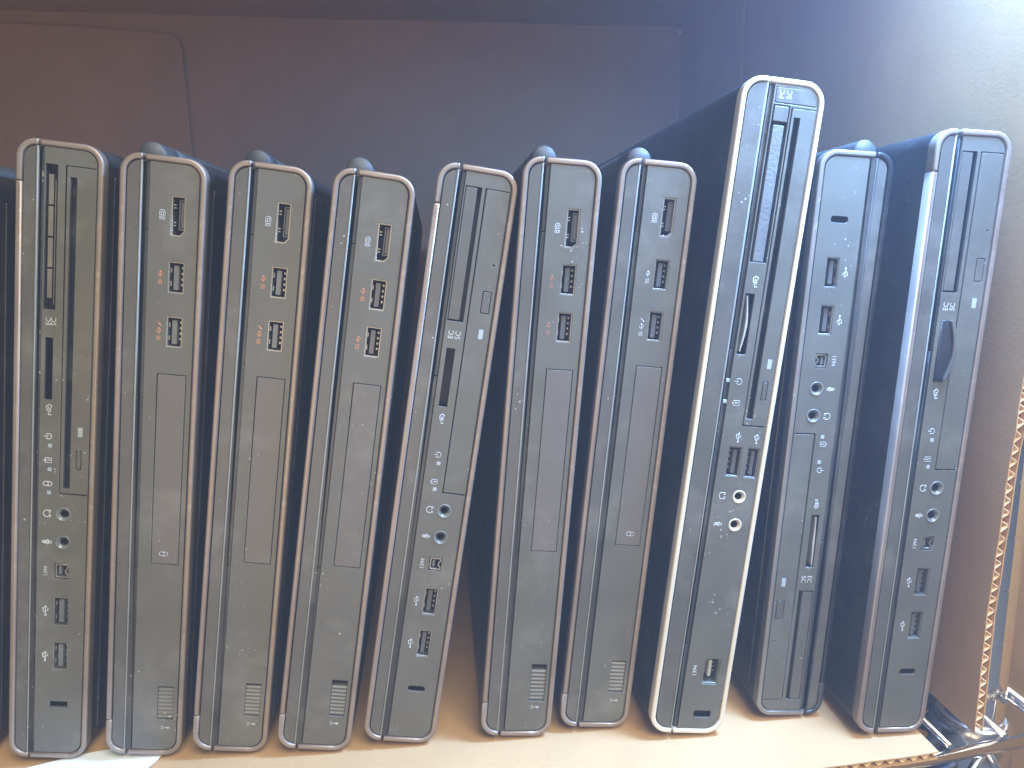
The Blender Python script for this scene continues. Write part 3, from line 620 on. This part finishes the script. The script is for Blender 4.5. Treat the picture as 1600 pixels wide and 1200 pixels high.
bm = bmesh.new(); prof = [(.0130, -.036), (.0185, -.034), (.0165, .000), (.0160, .003), (.0145, .0045), (.0128, .0045)]
rings = [[bm.verts.new((r*math.cos(2*math.pi*k/n), r*math.sin(2*math.pi*k/n), zz+.10-.021)) for k in range(n)] for r, zz in prof]
for i in range(len(rings)-1):
    for k in range(n): f = bm.faces.new((rings[i][k], rings[i][(k+1) % n], rings[i+1][(k+1) % n], rings[i+1][k])); f.smooth = True
bmesh.ops.recalc_face_normals(bm, faces=bm.faces); me = bpy.data.meshes.new('post_collar'); bm.to_mesh(me); bm.free(); link('post_collar', me, CHROMED, post)
# carton added right of the post, mainly for its orange reflection in the chrome
bm = bmesh.new(); bmesh.ops.create_cube(bm, size=1); 
for v in bm.verts: v.co = Vector((.475+v.co.x*.34, .185+v.co.y*.47, .11+v.co.z*.60))
me = bpy.data.meshes.new('cardboard_carton'); bm.to_mesh(me); bm.free()
o = link('cardboard_carton', me, cardboard('orange_cardboard', (.70, .36, .09))); m_ = o.modifiers.new('b', 'BEVEL'); m_.width = .002
o['label'] = 'orange-brown carton added behind the chrome post for its reflection, at the right frame edge'; o['category'] = 'box'
# black cables bundled under the shelf
cu = bpy.data.curves.new('cable_bundle', 'CURVE'); cu.dimensions = '3D'; cu.bevel_depth = .0030; cu.bevel_resolution = 3
for k in range(16):
    sp_ = cu.splines.new('BEZIER'); sp_.bezier_points.add(4); ph = random.random()*6
    for i, p in enumerate(sp_.bezier_points):
        p.co = (.155+.028*i+random.uniform(-.01, .01), .02+.075*(k/16)+.02*math.sin(ph+i*1.7), -.024-.02*random.random()); p.handle_left_type = p.handle_right_type = 'AUTO'
co = bpy.data.objects.new('t', cu); COL.objects.link(co); me = bpy.data.meshes.new_from_object(co.evaluated_get(bpy.context.evaluated_depsgraph_get())); bpy.data.objects.remove(co)
o = link('cable_bundle', me, plastic('black_cable', (.02, .02, .022), .35, .1, .1)); 
for p in me.polygons: p.use_smooth = True
o['label'] = 'tangle of black cables seen under the shelf in the gap between floor and box wall'; o['category'] = 'cables'
V = [(-3, -3, -.30), (3, -3, -.30), (3, 3, -.30), (-3, 3, -.30)]
o = mesh('floor', V, [(0, 1, 2, 3)], plastic('dark_floor', (.10, .10, .10), .6)); o['kind'] = 'structure'
print('objects', len(bpy.data.objects))

# ------------------------------------------------------------------ scattering volume added to imitate lens glare
bm = bmesh.new(); bmesh.ops.create_cube(bm, size=1)
for v in bm.verts: v.co = Vector((v.co.x*5.2, v.co.y*5.2, .25+v.co.z*3.2))
me = bpy.data.meshes.new('glare_veil'); bm.to_mesh(me); bm.free()
m = bpy.data.materials.new('glare_veil_air'); m.use_nodes = True; t = m.node_tree
t.nodes.remove(t.nodes['Principled BSDF']); pv = t.nodes.new('ShaderNodeVolumePrincipled')
pv.inputs['Color'].default_value = (.75, .85, 1, 1); pv.inputs['Density'].default_value = .17; pv.inputs['Anisotropy'].default_value = .0
t.links.new(pv.outputs[0], t.nodes['Material Output'].inputs['Volume'])
o = link('glare_veil', me, m); o['kind'] = 'stuff'
